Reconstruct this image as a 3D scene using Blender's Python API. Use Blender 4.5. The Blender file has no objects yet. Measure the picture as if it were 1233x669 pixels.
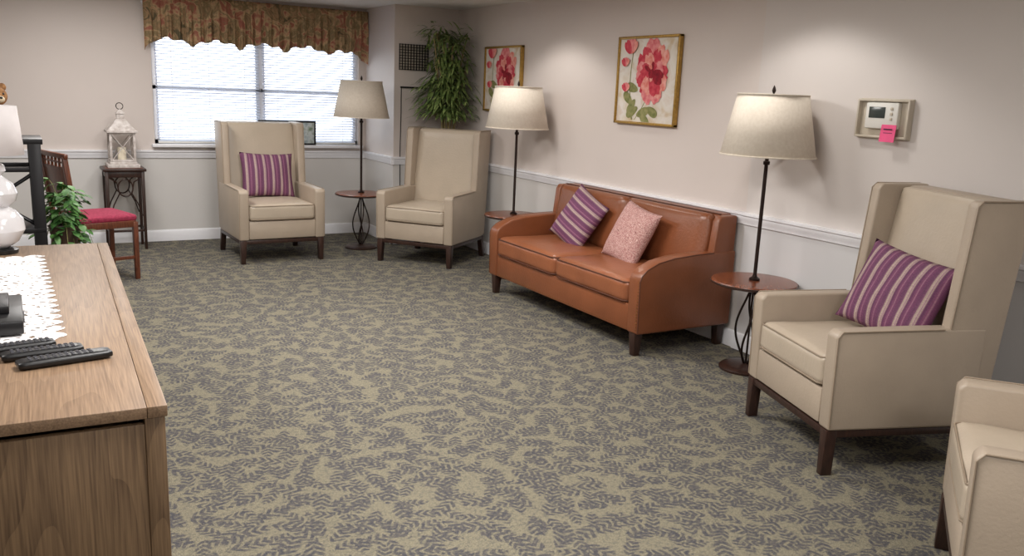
import bpy, bmesh, math, random
from mathutils import Vector, Matrix, noise
random.seed(7)
S=bpy.context.scene
COL=S.collection
S.view_settings.view_transform='Standard'
S.view_settings.look='None'
pi=math.pi

# ------------------------------------------------------------ materials
def s2l(c):
    return tuple(((v/255)/12.92 if v/255<=.04045 else (((v/255)+.055)/1.055)**2.4) for v in c)+(1,)
def newmat(nm):
    m=bpy.data.materials.new(nm); m.use_nodes=True
    nt=m.node_tree; b=nt.nodes['Principled BSDF']
    return m,nt,b
def N(nt,t,**k):
    n=nt.nodes.new(t)
    for a,v in k.items(): setattr(n,a,v)
    return n
def simple(nm,rgb,rough=.5,metal=0,var=.08,nscale=20,bump=0.0,bscale=200,spec=.5,coat=0,trans=0):
    m,nt,b=newmat(nm); c=s2l(rgb)
    tc=N(nt,'ShaderNodeTexCoord'); no=N(nt,'ShaderNodeTexNoise'); no.inputs['Scale'].default_value=nscale; no.inputs['Detail'].default_value=4
    nt.links.new(tc.outputs['Object'],no.inputs['Vector'])
    r=N(nt,'ShaderNodeValToRGB')
    r.color_ramp.elements[0].position=.3;r.color_ramp.elements[1].position=.7
    r.color_ramp.elements[0].color=tuple(v*(1-var) for v in c[:3])+(1,)
    r.color_ramp.elements[1].color=tuple(min(1,v*(1+var)) for v in c[:3])+(1,)
    nt.links.new(no.outputs['Fac'],r.inputs['Fac']); nt.links.new(r.outputs['Color'],b.inputs['Base Color'])
    b.inputs['Roughness'].default_value=rough;b.inputs['Metallic'].default_value=metal
    b.inputs['Specular IOR Level'].default_value=spec
    b.inputs['Coat Weight'].default_value=coat
    if bump:
        n2=N(nt,'ShaderNodeTexNoise'); n2.inputs['Scale'].default_value=bscale; n2.inputs['Detail'].default_value=3
        nt.links.new(tc.outputs['Object'],n2.inputs['Vector'])
        bp=N(nt,'ShaderNodeBump'); bp.inputs['Strength'].default_value=bump; bp.inputs['Distance'].default_value=.004
        nt.links.new(n2.outputs['Fac'],bp.inputs['Height']); nt.links.new(bp.outputs['Normal'],b.inputs['Normal'])
    if trans:
        t=N(nt,'ShaderNodeBsdfTranslucent'); nt.links.new(r.outputs['Color'],t.inputs['Color'])
        mx=N(nt,'ShaderNodeMixShader'); mx.inputs[0].default_value=trans
        out=nt.nodes['Material Output']
        nt.links.new(b.outputs[0],mx.inputs[1]);nt.links.new(t.outputs[0],mx.inputs[2]);nt.links.new(mx.outputs[0],out.inputs[0])
    return m
def wood(nm,c1,c2,rough=.4,scale=(1,12,12),wscale=6,dist=3,bump=.1):
    m,nt,b=newmat(nm)
    tc=N(nt,'ShaderNodeTexCoord');mp=N(nt,'ShaderNodeMapping');mp.inputs['Scale'].default_value=scale
    nt.links.new(tc.outputs['Object'],mp.inputs['Vector'])
    n1=N(nt,'ShaderNodeTexNoise');n1.inputs['Scale'].default_value=wscale;n1.inputs['Detail'].default_value=8;n1.inputs['Roughness'].default_value=.65;n1.inputs['Distortion'].default_value=dist*.3
    nt.links.new(mp.outputs[0],n1.inputs['Vector'])
    r=N(nt,'ShaderNodeValToRGB');r.color_ramp.elements[0].position=.33;r.color_ramp.elements[1].position=.66
    r.color_ramp.elements[0].color=s2l(c1);r.color_ramp.elements[1].color=s2l(c2)
    nt.links.new(n1.outputs['Fac'],r.inputs['Fac']);nt.links.new(r.outputs['Color'],b.inputs['Base Color'])
    b.inputs['Roughness'].default_value=rough
    bp=N(nt,'ShaderNodeBump');bp.inputs['Strength'].default_value=bump;bp.inputs['Distance'].default_value=.002
    nt.links.new(n1.outputs['Fac'],bp.inputs['Height']);nt.links.new(bp.outputs['Normal'],b.inputs['Normal'])
    return m
def oak(nm,c_dark,c_light,axis,bands=14,bw=.22):
    m,nt,b=newmat(nm)
    tc=N(nt,'ShaderNodeTexCoord');mp=N(nt,'ShaderNodeMapping')
    sc=[5.0,5.0,5.0];sc[axis]=.55;mp.inputs['Scale'].default_value=sc
    nt.links.new(tc.outputs['Object'],mp.inputs['Vector'])
    n1=N(nt,'ShaderNodeTexNoise');n1.inputs['Scale'].default_value=1.3;n1.inputs['Detail'].default_value=1
    nt.links.new(mp.outputs[0],n1.inputs['Vector'])
    mu=N(nt,'ShaderNodeMath',operation='MULTIPLY');mu.inputs[1].default_value=bands
    nt.links.new(n1.outputs['Fac'],mu.inputs[0])
    fr=N(nt,'ShaderNodeMath',operation='FRACT');nt.links.new(mu.outputs[0],fr.inputs[0])
    pw=N(nt,'ShaderNodeMath',operation='POWER');pw.inputs[1].default_value=2.2;nt.links.new(fr.outputs[0],pw.inputs[0])
    sc2=[110.0,110.0,110.0];sc2[axis]=3
    mp2=N(nt,'ShaderNodeMapping');mp2.inputs['Scale'].default_value=sc2;nt.links.new(tc.outputs['Object'],mp2.inputs['Vector'])
    n2=N(nt,'ShaderNodeTexNoise');n2.inputs['Scale'].default_value=2;n2.inputs['Detail'].default_value=6
    nt.links.new(mp2.outputs[0],n2.inputs['Vector'])
    a=N(nt,'ShaderNodeMath',operation='MULTIPLY_ADD');a.inputs[1].default_value=bw;nt.links.new(pw.outputs[0],a.inputs[0]);nt.links.new(n2.outputs['Fac'],a.inputs[2])
    r=N(nt,'ShaderNodeValToRGB');r.color_ramp.elements[0].position=.35;r.color_ramp.elements[1].position=.85
    r.color_ramp.elements[1].color=s2l(c_dark);r.color_ramp.elements[0].color=s2l(c_light)
    nt.links.new(a.outputs[0],r.inputs['Fac']);nt.links.new(r.outputs['Color'],b.inputs['Base Color'])
    b.inputs['Roughness'].default_value=.45
    return m

def wall_mat(nm,up,low,zs=.80):
    m,nt,b=newmat(nm)
    ge=N(nt,'ShaderNodeNewGeometry');sx=N(nt,'ShaderNodeSeparateXYZ');nt.links.new(ge.outputs['Position'],sx.inputs[0])
    gt=N(nt,'ShaderNodeMath',operation='GREATER_THAN');gt.inputs[1].default_value=zs;nt.links.new(sx.outputs['Z'],gt.inputs[0])
    mx=N(nt,'ShaderNodeMix',data_type='RGBA');mx.inputs['A'].default_value=s2l(low);mx.inputs['B'].default_value=s2l(up)
    nt.links.new(gt.outputs[0],mx.inputs['Factor'])
    no=N(nt,'ShaderNodeTexNoise');no.inputs['Scale'].default_value=2.5;no.inputs['Detail'].default_value=3;nt.links.new(ge.outputs['Position'],no.inputs['Vector'])
    hs=N(nt,'ShaderNodeHueSaturation');mr=N(nt,'ShaderNodeMapRange');mr.inputs['To Min'].default_value=.97;mr.inputs['To Max'].default_value=1.03
    nt.links.new(no.outputs['Fac'],mr.inputs[0]);nt.links.new(mr.outputs[0],hs.inputs['Value']);nt.links.new(mx.outputs['Result'],hs.inputs['Color'])
    nt.links.new(hs.outputs[0],b.inputs['Base Color']);b.inputs['Roughness'].default_value=.5;b.inputs['Specular IOR Level'].default_value=.35
    n2=N(nt,'ShaderNodeTexNoise');n2.inputs['Scale'].default_value=180;nt.links.new(ge.outputs['Position'],n2.inputs['Vector'])
    bp=N(nt,'ShaderNodeBump');bp.inputs['Strength'].default_value=.06;bp.inputs['Distance'].default_value=.003
    nt.links.new(n2.outputs['Fac'],bp.inputs['Height']);nt.links.new(bp.outputs['Normal'],b.inputs['Normal'])
    return m

def carpet_mat():
    m,nt,b=newmat('carpet')
    L=nt.links.new
    ge=N(nt,'ShaderNodeNewGeometry')
    nw=N(nt,'ShaderNodeTexNoise');nw.inputs['Scale'].default_value=11;nw.inputs['Detail'].default_value=3;L(ge.outputs['Position'],nw.inputs['Vector'])
    def layer(off,scale,freq):
        ad=N(nt,'ShaderNodeVectorMath',operation='ADD');ad.inputs[1].default_value=off;L(ge.outputs['Position'],ad.inputs[0])
        wm=N(nt,'ShaderNodeVectorMath',operation='MULTIPLY_ADD');wm.inputs[1].default_value=(.03,.03,0);L(nw.outputs['Color'],wm.inputs[0]);L(ad.outputs[0],wm.inputs[2])
        sc=N(nt,'ShaderNodeVectorMath',operation='SCALE');sc.inputs['Scale'].default_value=scale;L(wm.outputs[0],sc.inputs[0])
        vo=N(nt,'ShaderNodeTexVoronoi',voronoi_dimensions='2D');vo.inputs['Scale'].default_value=1;vo.inputs['Randomness'].default_value=.9;L(sc.outputs[0],vo.inputs['Vector'])
        su=N(nt,'ShaderNodeVectorMath',operation='SUBTRACT');L(sc.outputs[0],su.inputs[0]);L(vo.outputs['Position'],su.inputs[1])
        se=N(nt,'ShaderNodeSeparateColor');L(vo.outputs['Color'],se.inputs[0])
        an=N(nt,'ShaderNodeMath',operation='MULTIPLY');an.inputs[1].default_value=6.283;L(se.outputs[0],an.inputs[0])
        vr=N(nt,'ShaderNodeVectorRotate',rotation_type='Z_AXIS');L(su.outputs[0],vr.inputs['Vector']);L(an.outputs[0],vr.inputs['Angle'])
        sp=N(nt,'ShaderNodeSeparateXYZ');L(vr.outputs[0],sp.inputs[0])
        ab=N(nt,'ShaderNodeMath',operation='ABSOLUTE');L(sp.outputs['Y'],ab.inputs[0])
        u2=N(nt,'ShaderNodeMath',operation='MULTIPLY');L(sp.outputs['X'],u2.inputs[0]);L(sp.outputs['X'],u2.inputs[1])
        wd=N(nt,'ShaderNodeMath',operation='MULTIPLY_ADD');wd.inputs[1].default_value=-.55;wd.inputs[2].default_value=.28;L(u2.outputs[0],wd.inputs[0])
        df=N(nt,'ShaderNodeMath',operation='SUBTRACT');L(wd.outputs[0],df.inputs[0]);L(ab.outputs[0],df.inputs[1])
        inn=N(nt,'ShaderNodeMapRange',interpolation_type='SMOOTHSTEP');inn.inputs['From Min'].default_value=-.05;inn.inputs['From Max'].default_value=.05;L(df.outputs[0],inn.inputs[0])
        vs=N(nt,'ShaderNodeMath',operation='MULTIPLY_ADD');vs.inputs[1].default_value=-freq*.85;L(ab.outputs[0],vs.inputs[0])
        us=N(nt,'ShaderNodeMath',operation='MULTIPLY');us.inputs[1].default_value=freq;L(sp.outputs['X'],us.inputs[0]);L(us.outputs[0],vs.inputs[2])
        si=N(nt,'ShaderNodeMath',operation='SINE');L(vs.outputs[0],si.inputs[0])
        sg=N(nt,'ShaderNodeMapRange');sg.inputs['From Min'].default_value=-.7;sg.inputs['From Max'].default_value=.2;sg.inputs['To Min'].default_value=.1;L(si.outputs[0],sg.inputs[0])
        m2=N(nt,'ShaderNodeMath',operation='MULTIPLY');L(sg.outputs[0],m2.inputs[0]);L(inn.outputs[0],m2.inputs[1])
        return m2
    A=layer((0,0,0),8.0,24);B=layer((3.37,1.71,0),10.5,22)
    mx=N(nt,'ShaderNodeMath',operation='MAXIMUM');L(A.outputs[0],mx.inputs[0]);L(B.outputs[0],mx.inputs[1])
    yn=N(nt,'ShaderNodeTexNoise');yn.inputs['Scale'].default_value=230;yn.inputs['Detail'].default_value=3;L(ge.outputs['Position'],yn.inputs['Vector'])
    yb=N(nt,'ShaderNodeTexNoise');yb.inputs['Scale'].default_value=60;yb.inputs['Detail'].default_value=5;yb.inputs['Roughness'].default_value=.65;L(ge.outputs['Position'],yb.inputs['Vector'])
    s1=N(nt,'ShaderNodeMath',operation='MULTIPLY_ADD');s1.inputs[1].default_value=-.42;L(mx.outputs[0],s1.inputs[0])
    s0=N(nt,'ShaderNodeMath',operation='MULTIPLY_ADD');s0.inputs[1].default_value=1.3;s0.inputs[2].default_value=.03;L(yb.outputs['Fac'],s0.inputs[0]);L(s0.outputs[0],s1.inputs[2])
    r=N(nt,'ShaderNodeValToRGB');e=r.color_ramp.elements
    e[0].position=.16;e[0].color=s2l((76,75,80));e[1].position=.76;e[1].color=s2l((131,125,107))
    q=e.new(.46);q.color=s2l((104,100,92))
    L(s1.outputs[0],r.inputs['Fac'])
    mr=N(nt,'ShaderNodeMapRange');mr.inputs['From Min'].default_value=.3;mr.inputs['From Max'].default_value=.7;mr.inputs['To Min'].default_value=.6;mr.inputs['To Max'].default_value=1.35;L(yn.outputs['Fac'],mr.inputs[0])
    hs=N(nt,'ShaderNodeHueSaturation');L(mr.outputs[0],hs.inputs['Value']);L(r.outputs['Color'],hs.inputs['Color'])
    L(hs.outputs[0],b.inputs['Base Color']);b.inputs['Roughness'].default_value=.95;b.inputs['Specular IOR Level'].default_value=.1
    bp=N(nt,'ShaderNodeBump');bp.inputs['Strength'].default_value=.5;bp.inputs['Distance'].default_value=.004
    L(yn.outputs['Fac'],bp.inputs['Height']);L(bp.outputs['Normal'],b.inputs['Normal'])
    return m

def stripe_mat():
    m,nt,b=newmat('purple_striped_fabric');L=nt.links.new
    tc=N(nt,'ShaderNodeTexCoord');sp=N(nt,'ShaderNodeSeparateXYZ');L(tc.outputs['Object'],sp.inputs[0])
    mu=N(nt,'ShaderNodeMath',operation='MULTIPLY_ADD');mu.inputs[1].default_value=13.5;mu.inputs[2].default_value=10.3;L(sp.outputs['X'],mu.inputs[0])
    fr=N(nt,'ShaderNodeMath',operation='FRACT');L(mu.outputs[0],fr.inputs[0])
    r=N(nt,'ShaderNodeValToRGB');r.color_ramp.interpolation='LINEAR'
    e=r.color_ramp.elements
    cols=[(0,(96,52,84)),(.16,(122,68,100)),(.2,(150,106,124)),(.26,(112,60,94)),(.5,(100,56,86)),(.62,(114,70,98)),(.68,(170,148,140)),(.76,(178,158,146)),(.82,(150,114,130)),(.88,(170,150,140)),(.94,(108,60,92))]
    e[0].position=0;e[0].color=s2l(cols[0][1]);e[1].position=.99;e[1].color=s2l((96,52,84))
    for p,c in cols[1:]:
        k=e.new(p);k.color=s2l(c)
    L(fr.outputs[0],r.inputs['Fac'])
    mp=N(nt,'ShaderNodeMapping');mp.inputs['Scale'].default_value=(60,400,60);L(tc.outputs['Object'],mp.inputs['Vector'])
    n=N(nt,'ShaderNodeTexNoise');n.inputs['Scale'].default_value=2.2;n.inputs['Detail'].default_value=3;L(mp.outputs[0],n.inputs['Vector'])
    mr=N(nt,'ShaderNodeMapRange');mr.inputs['From Min'].default_value=.3;mr.inputs['From Max'].default_value=.7;mr.inputs['To Min'].default_value=.65;mr.inputs['To Max'].default_value=1.35;L(n.outputs['Fac'],mr.inputs[0])
    hs=N(nt,'ShaderNodeHueSaturation');L(mr.outputs[0],hs.inputs['Value']);L(r.outputs['Color'],hs.inputs['Color']);L(hs.outputs[0],b.inputs['Base Color'])
    b.inputs['Roughness'].default_value=.8
    bp=N(nt,'ShaderNodeBump');bp.inputs['Strength'].default_value=.5;bp.inputs['Distance'].default_value=.003;L(n.outputs['Fac'],bp.inputs['Height']);L(bp.outputs['Normal'],b.inputs['Normal'])
    return m
def mottled(nm,cols,scale=30,rough=.85,bump=.4,detail=3,dist=0):
    m,nt,b=newmat(nm);L=nt.links.new
    tc=N(nt,'ShaderNodeTexCoord');n=N(nt,'ShaderNodeTexNoise');n.inputs['Scale'].default_value=scale;n.inputs['Detail'].default_value=detail;n.inputs['Distortion'].default_value=dist
    L(tc.outputs['Object'],n.inputs['Vector']);r=N(nt,'ShaderNodeValToRGB');e=r.color_ramp.elements
    k=len(cols)
    for i,c in enumerate(cols):
        p=.32+.36*i/(k-1)
        if i==0: e[0].position=p;e[0].color=s2l(c)
        elif i==k-1: e[-1].position=p;e[-1].color=s2l(c)
        else:
            q=e.new(p);q.color=s2l(c)
    L(n.outputs['Fac'],r.inputs['Fac']);L(r.outputs['Color'],b.inputs['Base Color']);b.inputs['Roughness'].default_value=rough
    bp=N(nt,'ShaderNodeBump');bp.inputs['Strength'].default_value=bump;bp.inputs['Distance'].default_value=.003;L(n.outputs['Fac'],bp.inputs['Height']);L(bp.outputs['Normal'],b.inputs['Normal'])
    return m
def lace_mat():
    m,nt,b=newmat('white_lace');L=nt.links.new
    tc=N(nt,'ShaderNodeTexCoord');v=N(nt,'ShaderNodeTexVoronoi',feature='DISTANCE_TO_EDGE');v.inputs['Scale'].default_value=44
    L(tc.outputs['Object'],v.inputs['Vector'])
    g=N(nt,'ShaderNodeMath',operation='LESS_THAN');g.inputs[1].default_value=.25;L(v.outputs['Distance'],g.inputs[0])
    L(g.outputs[0],b.inputs['Alpha']);b.inputs['Base Color'].default_value=s2l((238,236,236));b.inputs['Roughness'].default_value=.9
    return m

M={}
M['wall']=wall_mat('wall_paint',(213,203,197),(214,211,208))
M['wallR']=wall_mat('wall_paint_cool',(213,206,202),(212,211,212))
M['ceil']=simple('ceiling_paint',(228,226,222),.9,var=.02)
M['trim']=simple('white_trim',(238,238,242),.35,var=.02)
M['carpet']=carpet_mat()
M['leather']=simple('beige_leather',(172,157,140),.42,var=.05,nscale=6,bump=.25,bscale=90)
M['leatherB']=simple('beige_leather_seat',(183,169,151),.36,var=.05,nscale=5,bump=.3,bscale=60)
M['piping']=simple('piping',(150,134,116),.5)
M['dark']=wood('dark_wood',(38,24,20),(62,40,32),.35,(12,12,2))
M['sofa']=simple('cognac_leather',(126,73,45),.34,var=.14,nscale=4,bump=.3,bscale=70)
M['sofaS']=simple('cognac_leather_seat',(140,84,55),.32,var=.14,nscale=4,bump=.3,bscale=50)
M['sofaP']=simple('cognac_piping',(88,48,30),.45)
M['brass']=simple('brass_nail',(150,112,66),.35,.9)
M['iron']=simple('dark_bronze_metal',(48,36,32),.4,.7,var=.15)
M['cherry']=wood('cherry_wood',(92,46,28),(140,78,48),.25,(3,14,3),5)
M['shade']=mottled('linen_shade',[(216,205,190),(224,214,200)],60,.9,.08)
M['shadeW']=simple('white_shade',(222,216,216),.8,var=.03)
M['stripe']=stripe_mat()
M['pinkp']=mottled('pink_knit',[(128,76,76),(204,168,160),(152,96,94),(216,186,178)],75,.9,.6)
M['oakTop']=oak('oak_top',(98,76,58),(144,118,93),1,9,.12)
M['oakEnd']=oak('oak_end',(82,62,45),(136,110,82),2,14,.18)
M['blk']=simple('black_plastic',(22,22,24),.35,var=.1)
M['btn']=simple('remote_button',(60,60,66),.5)
M['blkm']=simple('black_metal',(26,25,28),.4,.3)
M['lace']=lace_mat()
M['gold']=simple('gold_frame',(176,140,72),.35,.6,var=.2,nscale=60)
M['canvas']=mottled('painted_canvas',[(206,186,156),(224,216,204),(230,224,216),(216,200,184)],7,.8,.2,5,.6)
M['petal1']=mottled('petal_rose',[(186,40,62),(214,84,96)],30)
M['petal2']=mottled('petal_pink',[(214,100,110),(234,158,154)],30)
M['petal3']=mottled('petal_crimson',[(120,16,34),(166,30,48)],30)
M['petal4']=mottled('petal_coral',[(222,116,104),(240,178,166)],30)
M['stem']=mottled('painted_leaf',[(110,116,64),(156,152,102)],30)
M['white']=simple('white_plastic',(226,224,218),.4,var=.02)
M['plate']=simple('beige_plastic_guard',(196,186,170),.3,var=.05)
M['lcd']=simple('lcd_screen',(60,66,64),.2)
M['note']=simple('pink_sticky_note',(236,92,140),.8)
M['ink']=simple('ink',(60,30,50),.8)
M['leaf']=mottled('bamboo_leaf',[(60,80,44),(112,136,74),(156,170,106)],25,.45,.1)
M['leaf2']=mottled('ivy_leaf',[(50,94,46),(100,148,76)],25,.5,.1)
M['culm']=simple('bamboo_culm',(150,132,90),.5,var=.2)
M['pot']=simple('pot',(70,52,42),.5)
M['soil']=simple('soil',(44,34,28),.95,var=.3)
M['red']=mottled('red_seat_fabric',[(128,28,56),(160,50,78)],60)
M['mahog']=wood('mahogany',(74,38,26),(118,66,44),.3,(10,10,2))
M['lantern']=mottled('weathered_white_wood',[(178,168,162),(214,208,204)],30,.7,.2)
M['candle']=simple('candle_wax',(238,228,206),.5)
M['ceramic']=simple('white_ceramic',(214,212,214),.15,var=.02,coat=.5)
M['valance']=mottled('floral_valance',[(92,82,58),(166,134,100),(128,112,80),(192,162,124),(158,92,78),(146,118,86)],8,.85,.15,4,1.0)
M['blind']=simple('blind_slat',(228,232,240),.5,var=.01,trans=.42)
M['plush']=mottled('plush_fur',[(120,80,46),(176,130,84)],60)
M['plushW']=mottled('plush_fur_cream',[(210,190,160),(230,216,190)],60)
M['photo']=mottled('printed_picture',[(150,168,176),(206,214,214),(120,140,116)],14,.4,.05)

# ------------------------------------------------------------ mesh helpers
def link(ob,par=None):
    COL.objects.link(ob)
    if par is not None: ob.parent=par
    return ob
def emp(nm,loc=(0,0,0),rz=0):
    e=bpy.data.objects.new(nm,None);e.empty_display_size=.1;e.location=loc;e.rotation_euler=(0,0,rz);COL.objects.link(e);return e
def mk(nm,bm,mat,par=None,loc=(0,0,0),rot=(0,0,0),smooth=True,angle=35):
    bmesh.ops.recalc_face_normals(bm,faces=bm.faces)
    me=bpy.data.meshes.new(nm);bm.to_mesh(me);bm.free()
    for m in (mat if isinstance(mat,list) else [mat]): me.materials.append(m)
    if smooth:
        for p in me.polygons:p.use_smooth=True
        try: me.set_sharp_from_angle(angle=math.radians(angle))
        except Exception: pass
    ob=bpy.data.objects.new(nm,me);ob.location=loc;ob.rotation_euler=rot
    return link(ob,par)
def box(nm,size,loc,mat,par=None,bev=.006,rot=(0,0,0),seg=2,taper=None):
    bm=bmesh.new();bmesh.ops.create_cube(bm,size=1)
    for v in bm.verts:
        k=1
        if taper and v.co.z<0:k=taper
        v.co=Vector((v.co.x*size[0]*k,v.co.y*size[1]*k,v.co.z*size[2]))
    if bev: bmesh.ops.bevel(bm,geom=bm.edges[:],offset=min(bev,min(size)*.45),segments=seg,affect='EDGES',profile=.5)
    return mk(nm,bm,mat,par,loc,rot)
def prism(nm,pts,axis,lo,hi,mat,par=None,bev=.006,loc=(0,0,0),rot=(0,0,0),seg=2):
    bm=bmesh.new()
    def P(a,b,c): return {'x':(c,a,b),'y':(a,c,b),'z':(a,b,c)}[axis]
    v0=[bm.verts.new(P(a,b,lo)) for a,b in pts];v1=[bm.verts.new(P(a,b,hi)) for a,b in pts]
    n=len(pts);bm.faces.new(v0);bm.faces.new(v1[::-1])
    for i in range(n): bm.faces.new((v0[i],v0[(i+1)%n],v1[(i+1)%n],v1[i]))
    bmesh.ops.recalc_face_normals(bm,faces=bm.faces)
    if bev:
        es=[e for e in bm.edges if len(e.link_faces)==2 and e.calc_face_angle(0)>.5]
        bmesh.ops.bevel(bm,geom=es,offset=bev,segments=seg,affect='EDGES',profile=.5)
    return mk(nm,bm,mat,par,loc,rot)
def lathe(nm,prof,mat,par=None,loc=(0,0,0),seg=36,rot=(0,0,0),cap=True,angle=35):
    bm=bmesh.new();rings=[]
    for r,z in prof:
        rings.append([bm.verts.new((max(r,1e-4)*math.cos(2*pi*i/seg),max(r,1e-4)*math.sin(2*pi*i/seg),z)) for i in range(seg)])
    for a,b in zip(rings,rings[1:]):
        for i in range(seg): bm.faces.new((a[i],a[(i+1)%seg],b[(i+1)%seg],b[i]))
    if cap:
        bm.faces.new(rings[0][::-1]);bm.faces.new(rings[-1])
    return mk(nm,bm,mat,par,loc,rot,angle=angle)
def addtube(bm,pts,r,seg=8,cyc=False):
    pts=[Vector(p) for p in pts];n=len(pts);rings=[];prev=None
    for i,p in enumerate(pts):
        if cyc: t=(pts[(i+1)%n]-pts[i-1])
        else: t=pts[min(i+1,n-1)]-pts[max(i-1,0)]
        t.normalize()
        if prev is None:
            a=Vector((0,0,1)) if abs(t.z)<.9 else Vector((1,0,0))
            u=t.cross(a).normalized()
        else: u=(prev-t*prev.dot(t)).normalized()
        prev=u;w=t.cross(u)
        rr=r[i] if isinstance(r,(list,tuple)) else r
        rings.append([bm.verts.new(p+u*rr*math.cos(2*pi*k/seg)+w*rr*math.sin(2*pi*k/seg)) for k in range(seg)])
    m=n if cyc else n-1
    for i in range(m):
        a=rings[i];b=rings[(i+1)%n]
        for k in range(seg): bm.faces.new((a[k],a[(k+1)%seg],b[(k+1)%seg],b[k]))
    if not cyc: bm.faces.new(rings[0][::-1]);bm.faces.new(rings[-1])
def tube(nm,pts,r,mat,par=None,seg=8,cyc=False,loc=(0,0,0),rot=(0,0,0)):
    bm=bmesh.new();addtube(bm,pts,r,seg,cyc);return mk(nm,bm,mat,par,loc,rot,angle=60)
def rbox(nm,size,r,loc,mat,par=None,puff=0,puffs=0,rot=(0,0,0),cuts=14,wr=0):
    bm=bmesh.new();bmesh.ops.create_cube(bm,size=2)
    bmesh.ops.subdivide_edges(bm,edges=bm.edges[:],cuts=cuts,use_grid_fill=True)
    h=[s/2 for s in size]
    for v in bm.verts:
        t=[math.copysign(abs(c)**.62,c) for c in v.co]
        p=[t[i]*h[i] for i in range(3)]
        q=[max(-(h[i]-r),min(h[i]-r,p[i])) for i in range(3)]
        d=Vector([p[i]-q[i] for i in range(3)])
        P=Vector(q)+(d.normalized()*r if d.length>1e-9 else d)
        if puff: P.z+=puff*(1-t[0]**2)*(1-t[1]**2)*(1 if t[2]>0 else -.2)*abs(t[2])
        if puffs:
            P.x+=math.copysign(puffs*(1-t[1]**2)*(1-t[2]**2),t[0])*(abs(t[0])>.95)
            P.y+=math.copysign(puffs*(1-t[0]**2)*(1-t[2]**2),t[1])*(abs(t[1])>.95)
        if wr: P+=Vector((0,0,1))*wr*noise.noise(P*6+Vector(loc)*3)
        v.co=P
    return mk(nm,bm,mat,par,loc,rot,angle=80)
def pillow(nm,sx,sy,t,mat,matrix,n=22):
    bm=bmesh.new()
    rnd=Vector((random.random()*9,random.random()*9,0))
    for s in (1,-1):
        g=[]
        for i in range(n+1):
            row=[]
            for j in range(n+1):
                a=-1+2*i/n;b_=-1+2*j/n
                x=a*sx/2*(1-.07*(1-b_*b_));y=b_*sy/2*(1-.07*(1-a*a))
                z=s*t/2*((1-abs(a)**2.4)*(1-abs(b_)**2.4))**.55
                z+=.006*noise.noise(Vector((x*9,y*9,s))+rnd)*(1-a*a)*(1-b_*b_)*2
                row.append(bm.verts.new((x,y,z)))
            g.append(row)
        for i in range(n):
            for j in range(n): bm.faces.new((g[i][j],g[i+1][j],g[i+1][j+1],g[i][j+1]))
    bmesh.ops.remove_doubles(bm,verts=bm.verts[:],dist=.0004)
    o=mk(nm,bm,mat,None,angle=120)
    o.matrix_world=matrix;return o
def joinbm(parts):
    bm=bmesh.new()
    for s,l in parts:
        r=bmesh.ops.create_cube(bm,size=1)
        for v in r['verts']: v.co=Vector((v.co.x*s[0]+l[0],v.co.y*s[1]+l[1],v.co.z*s[2]+l[2]))
    return bm

# ------------------------------------------------------------ room shell
XR=3.85;YW=8.62;Y2=7.86;XC=3.18;ZC=2.26;XL=-2.6;YB=-2.6;T=.15
WX0,WX1,WZ0,WZ1=1.14,3.10,.90,2.02
def shell(nm,x0,x1,y0,y1,z0,z1,mat):
    return box(nm,(x1-x0,y1-y0,z1-z0),((x0+x1)/2,(y0+y1)/2,(z0+z1)/2),mat,None,0)
shell('floor',XL-T,XR+T,YB-T,YW+T,-.1,0,M['carpet'])
shell('ceiling',XL-T,XR+T,YB-T,YW+T,ZC,ZC+.1,M['ceil'])
bm=joinbm([((WX0-XL+T,T,ZC),((XL-T+WX0)/2,YW+T/2,ZC/2)),((XC-WX1,T,ZC),((XC+WX1)/2,YW+T/2,ZC/2)),
 ((WX1-WX0,T,WZ0),((WX0+WX1)/2,YW+T/2,WZ0/2)),((WX1-WX0,T,ZC-WZ1),((WX0+WX1)/2,YW+T/2,(ZC+WZ1)/2))])
mk('wall_back',bm,M['wall'],smooth=False)
bm=joinbm([((XR-XC+T,T+YW-Y2,ZC),((XC+XR+T)/2,(Y2+YW+T)/2,ZC/2))])
mk('wall_alcove',bm,M['wall'],smooth=False)
shell('wall_right',XR,XR+T,3.82,Y2,0,ZC,M['wall'])
shell('wall_right_front',XR-.012,XR+T,YB,3.82,0,ZC,M['wallR'])
shell('wall_left',XL-T,XL,YB,YW,0,ZC,M['wall'])
shell('wall_front',XL-T,XR+T,YB-T,YB,0,ZC,M['wall'])
rp=[(0,.775),(.014,.78),(.016,.80),(.024,.812),(.024,.828),(.034,.836),(.034,.85),(0,.852)]
bp=[(0,0),(.016,0),(.016,.085),(.010,.1),(0,.106)]
def trimrun(nm,prof,kind,fixed,a,b,sign):
    pts=[(fixed+sign*o,z) for o,z in prof]
    if kind=='x': return prism(nm,pts,'x',a,b,M['trim'],None,0)
    return prism(nm,pts,'y',a,b,M['trim'],None,0)
trimrun('trim_1',rp,'x',YW,XL,XC,-1)
trimrun('trim_2',rp,'y',XC,Y2-.03,YW,-1)
trimrun('trim_3',rp,'x',Y2,XC-.03,XR,-1)
trimrun('trim_4',rp,'y',XR,3.82,Y2,-1)
trimrun('trim_5',rp,'y',XR-.012,YB,3.82,-1)
trimrun('baseboard_back',bp,'x',YW,XL,XC,-1)
trimrun('baseboard_alcove',bp,'y',XC,Y2-.016,YW,-1)
trimrun('baseboard_alcove_front',bp,'x',Y2,XC-.016,XR,-1)
trimrun('baseboard_right',bp,'y',XR,3.82,Y2,-1)
trimrun('baseboard_right_front',bp,'y',XR-.012,YB,3.82,-1)

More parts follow.
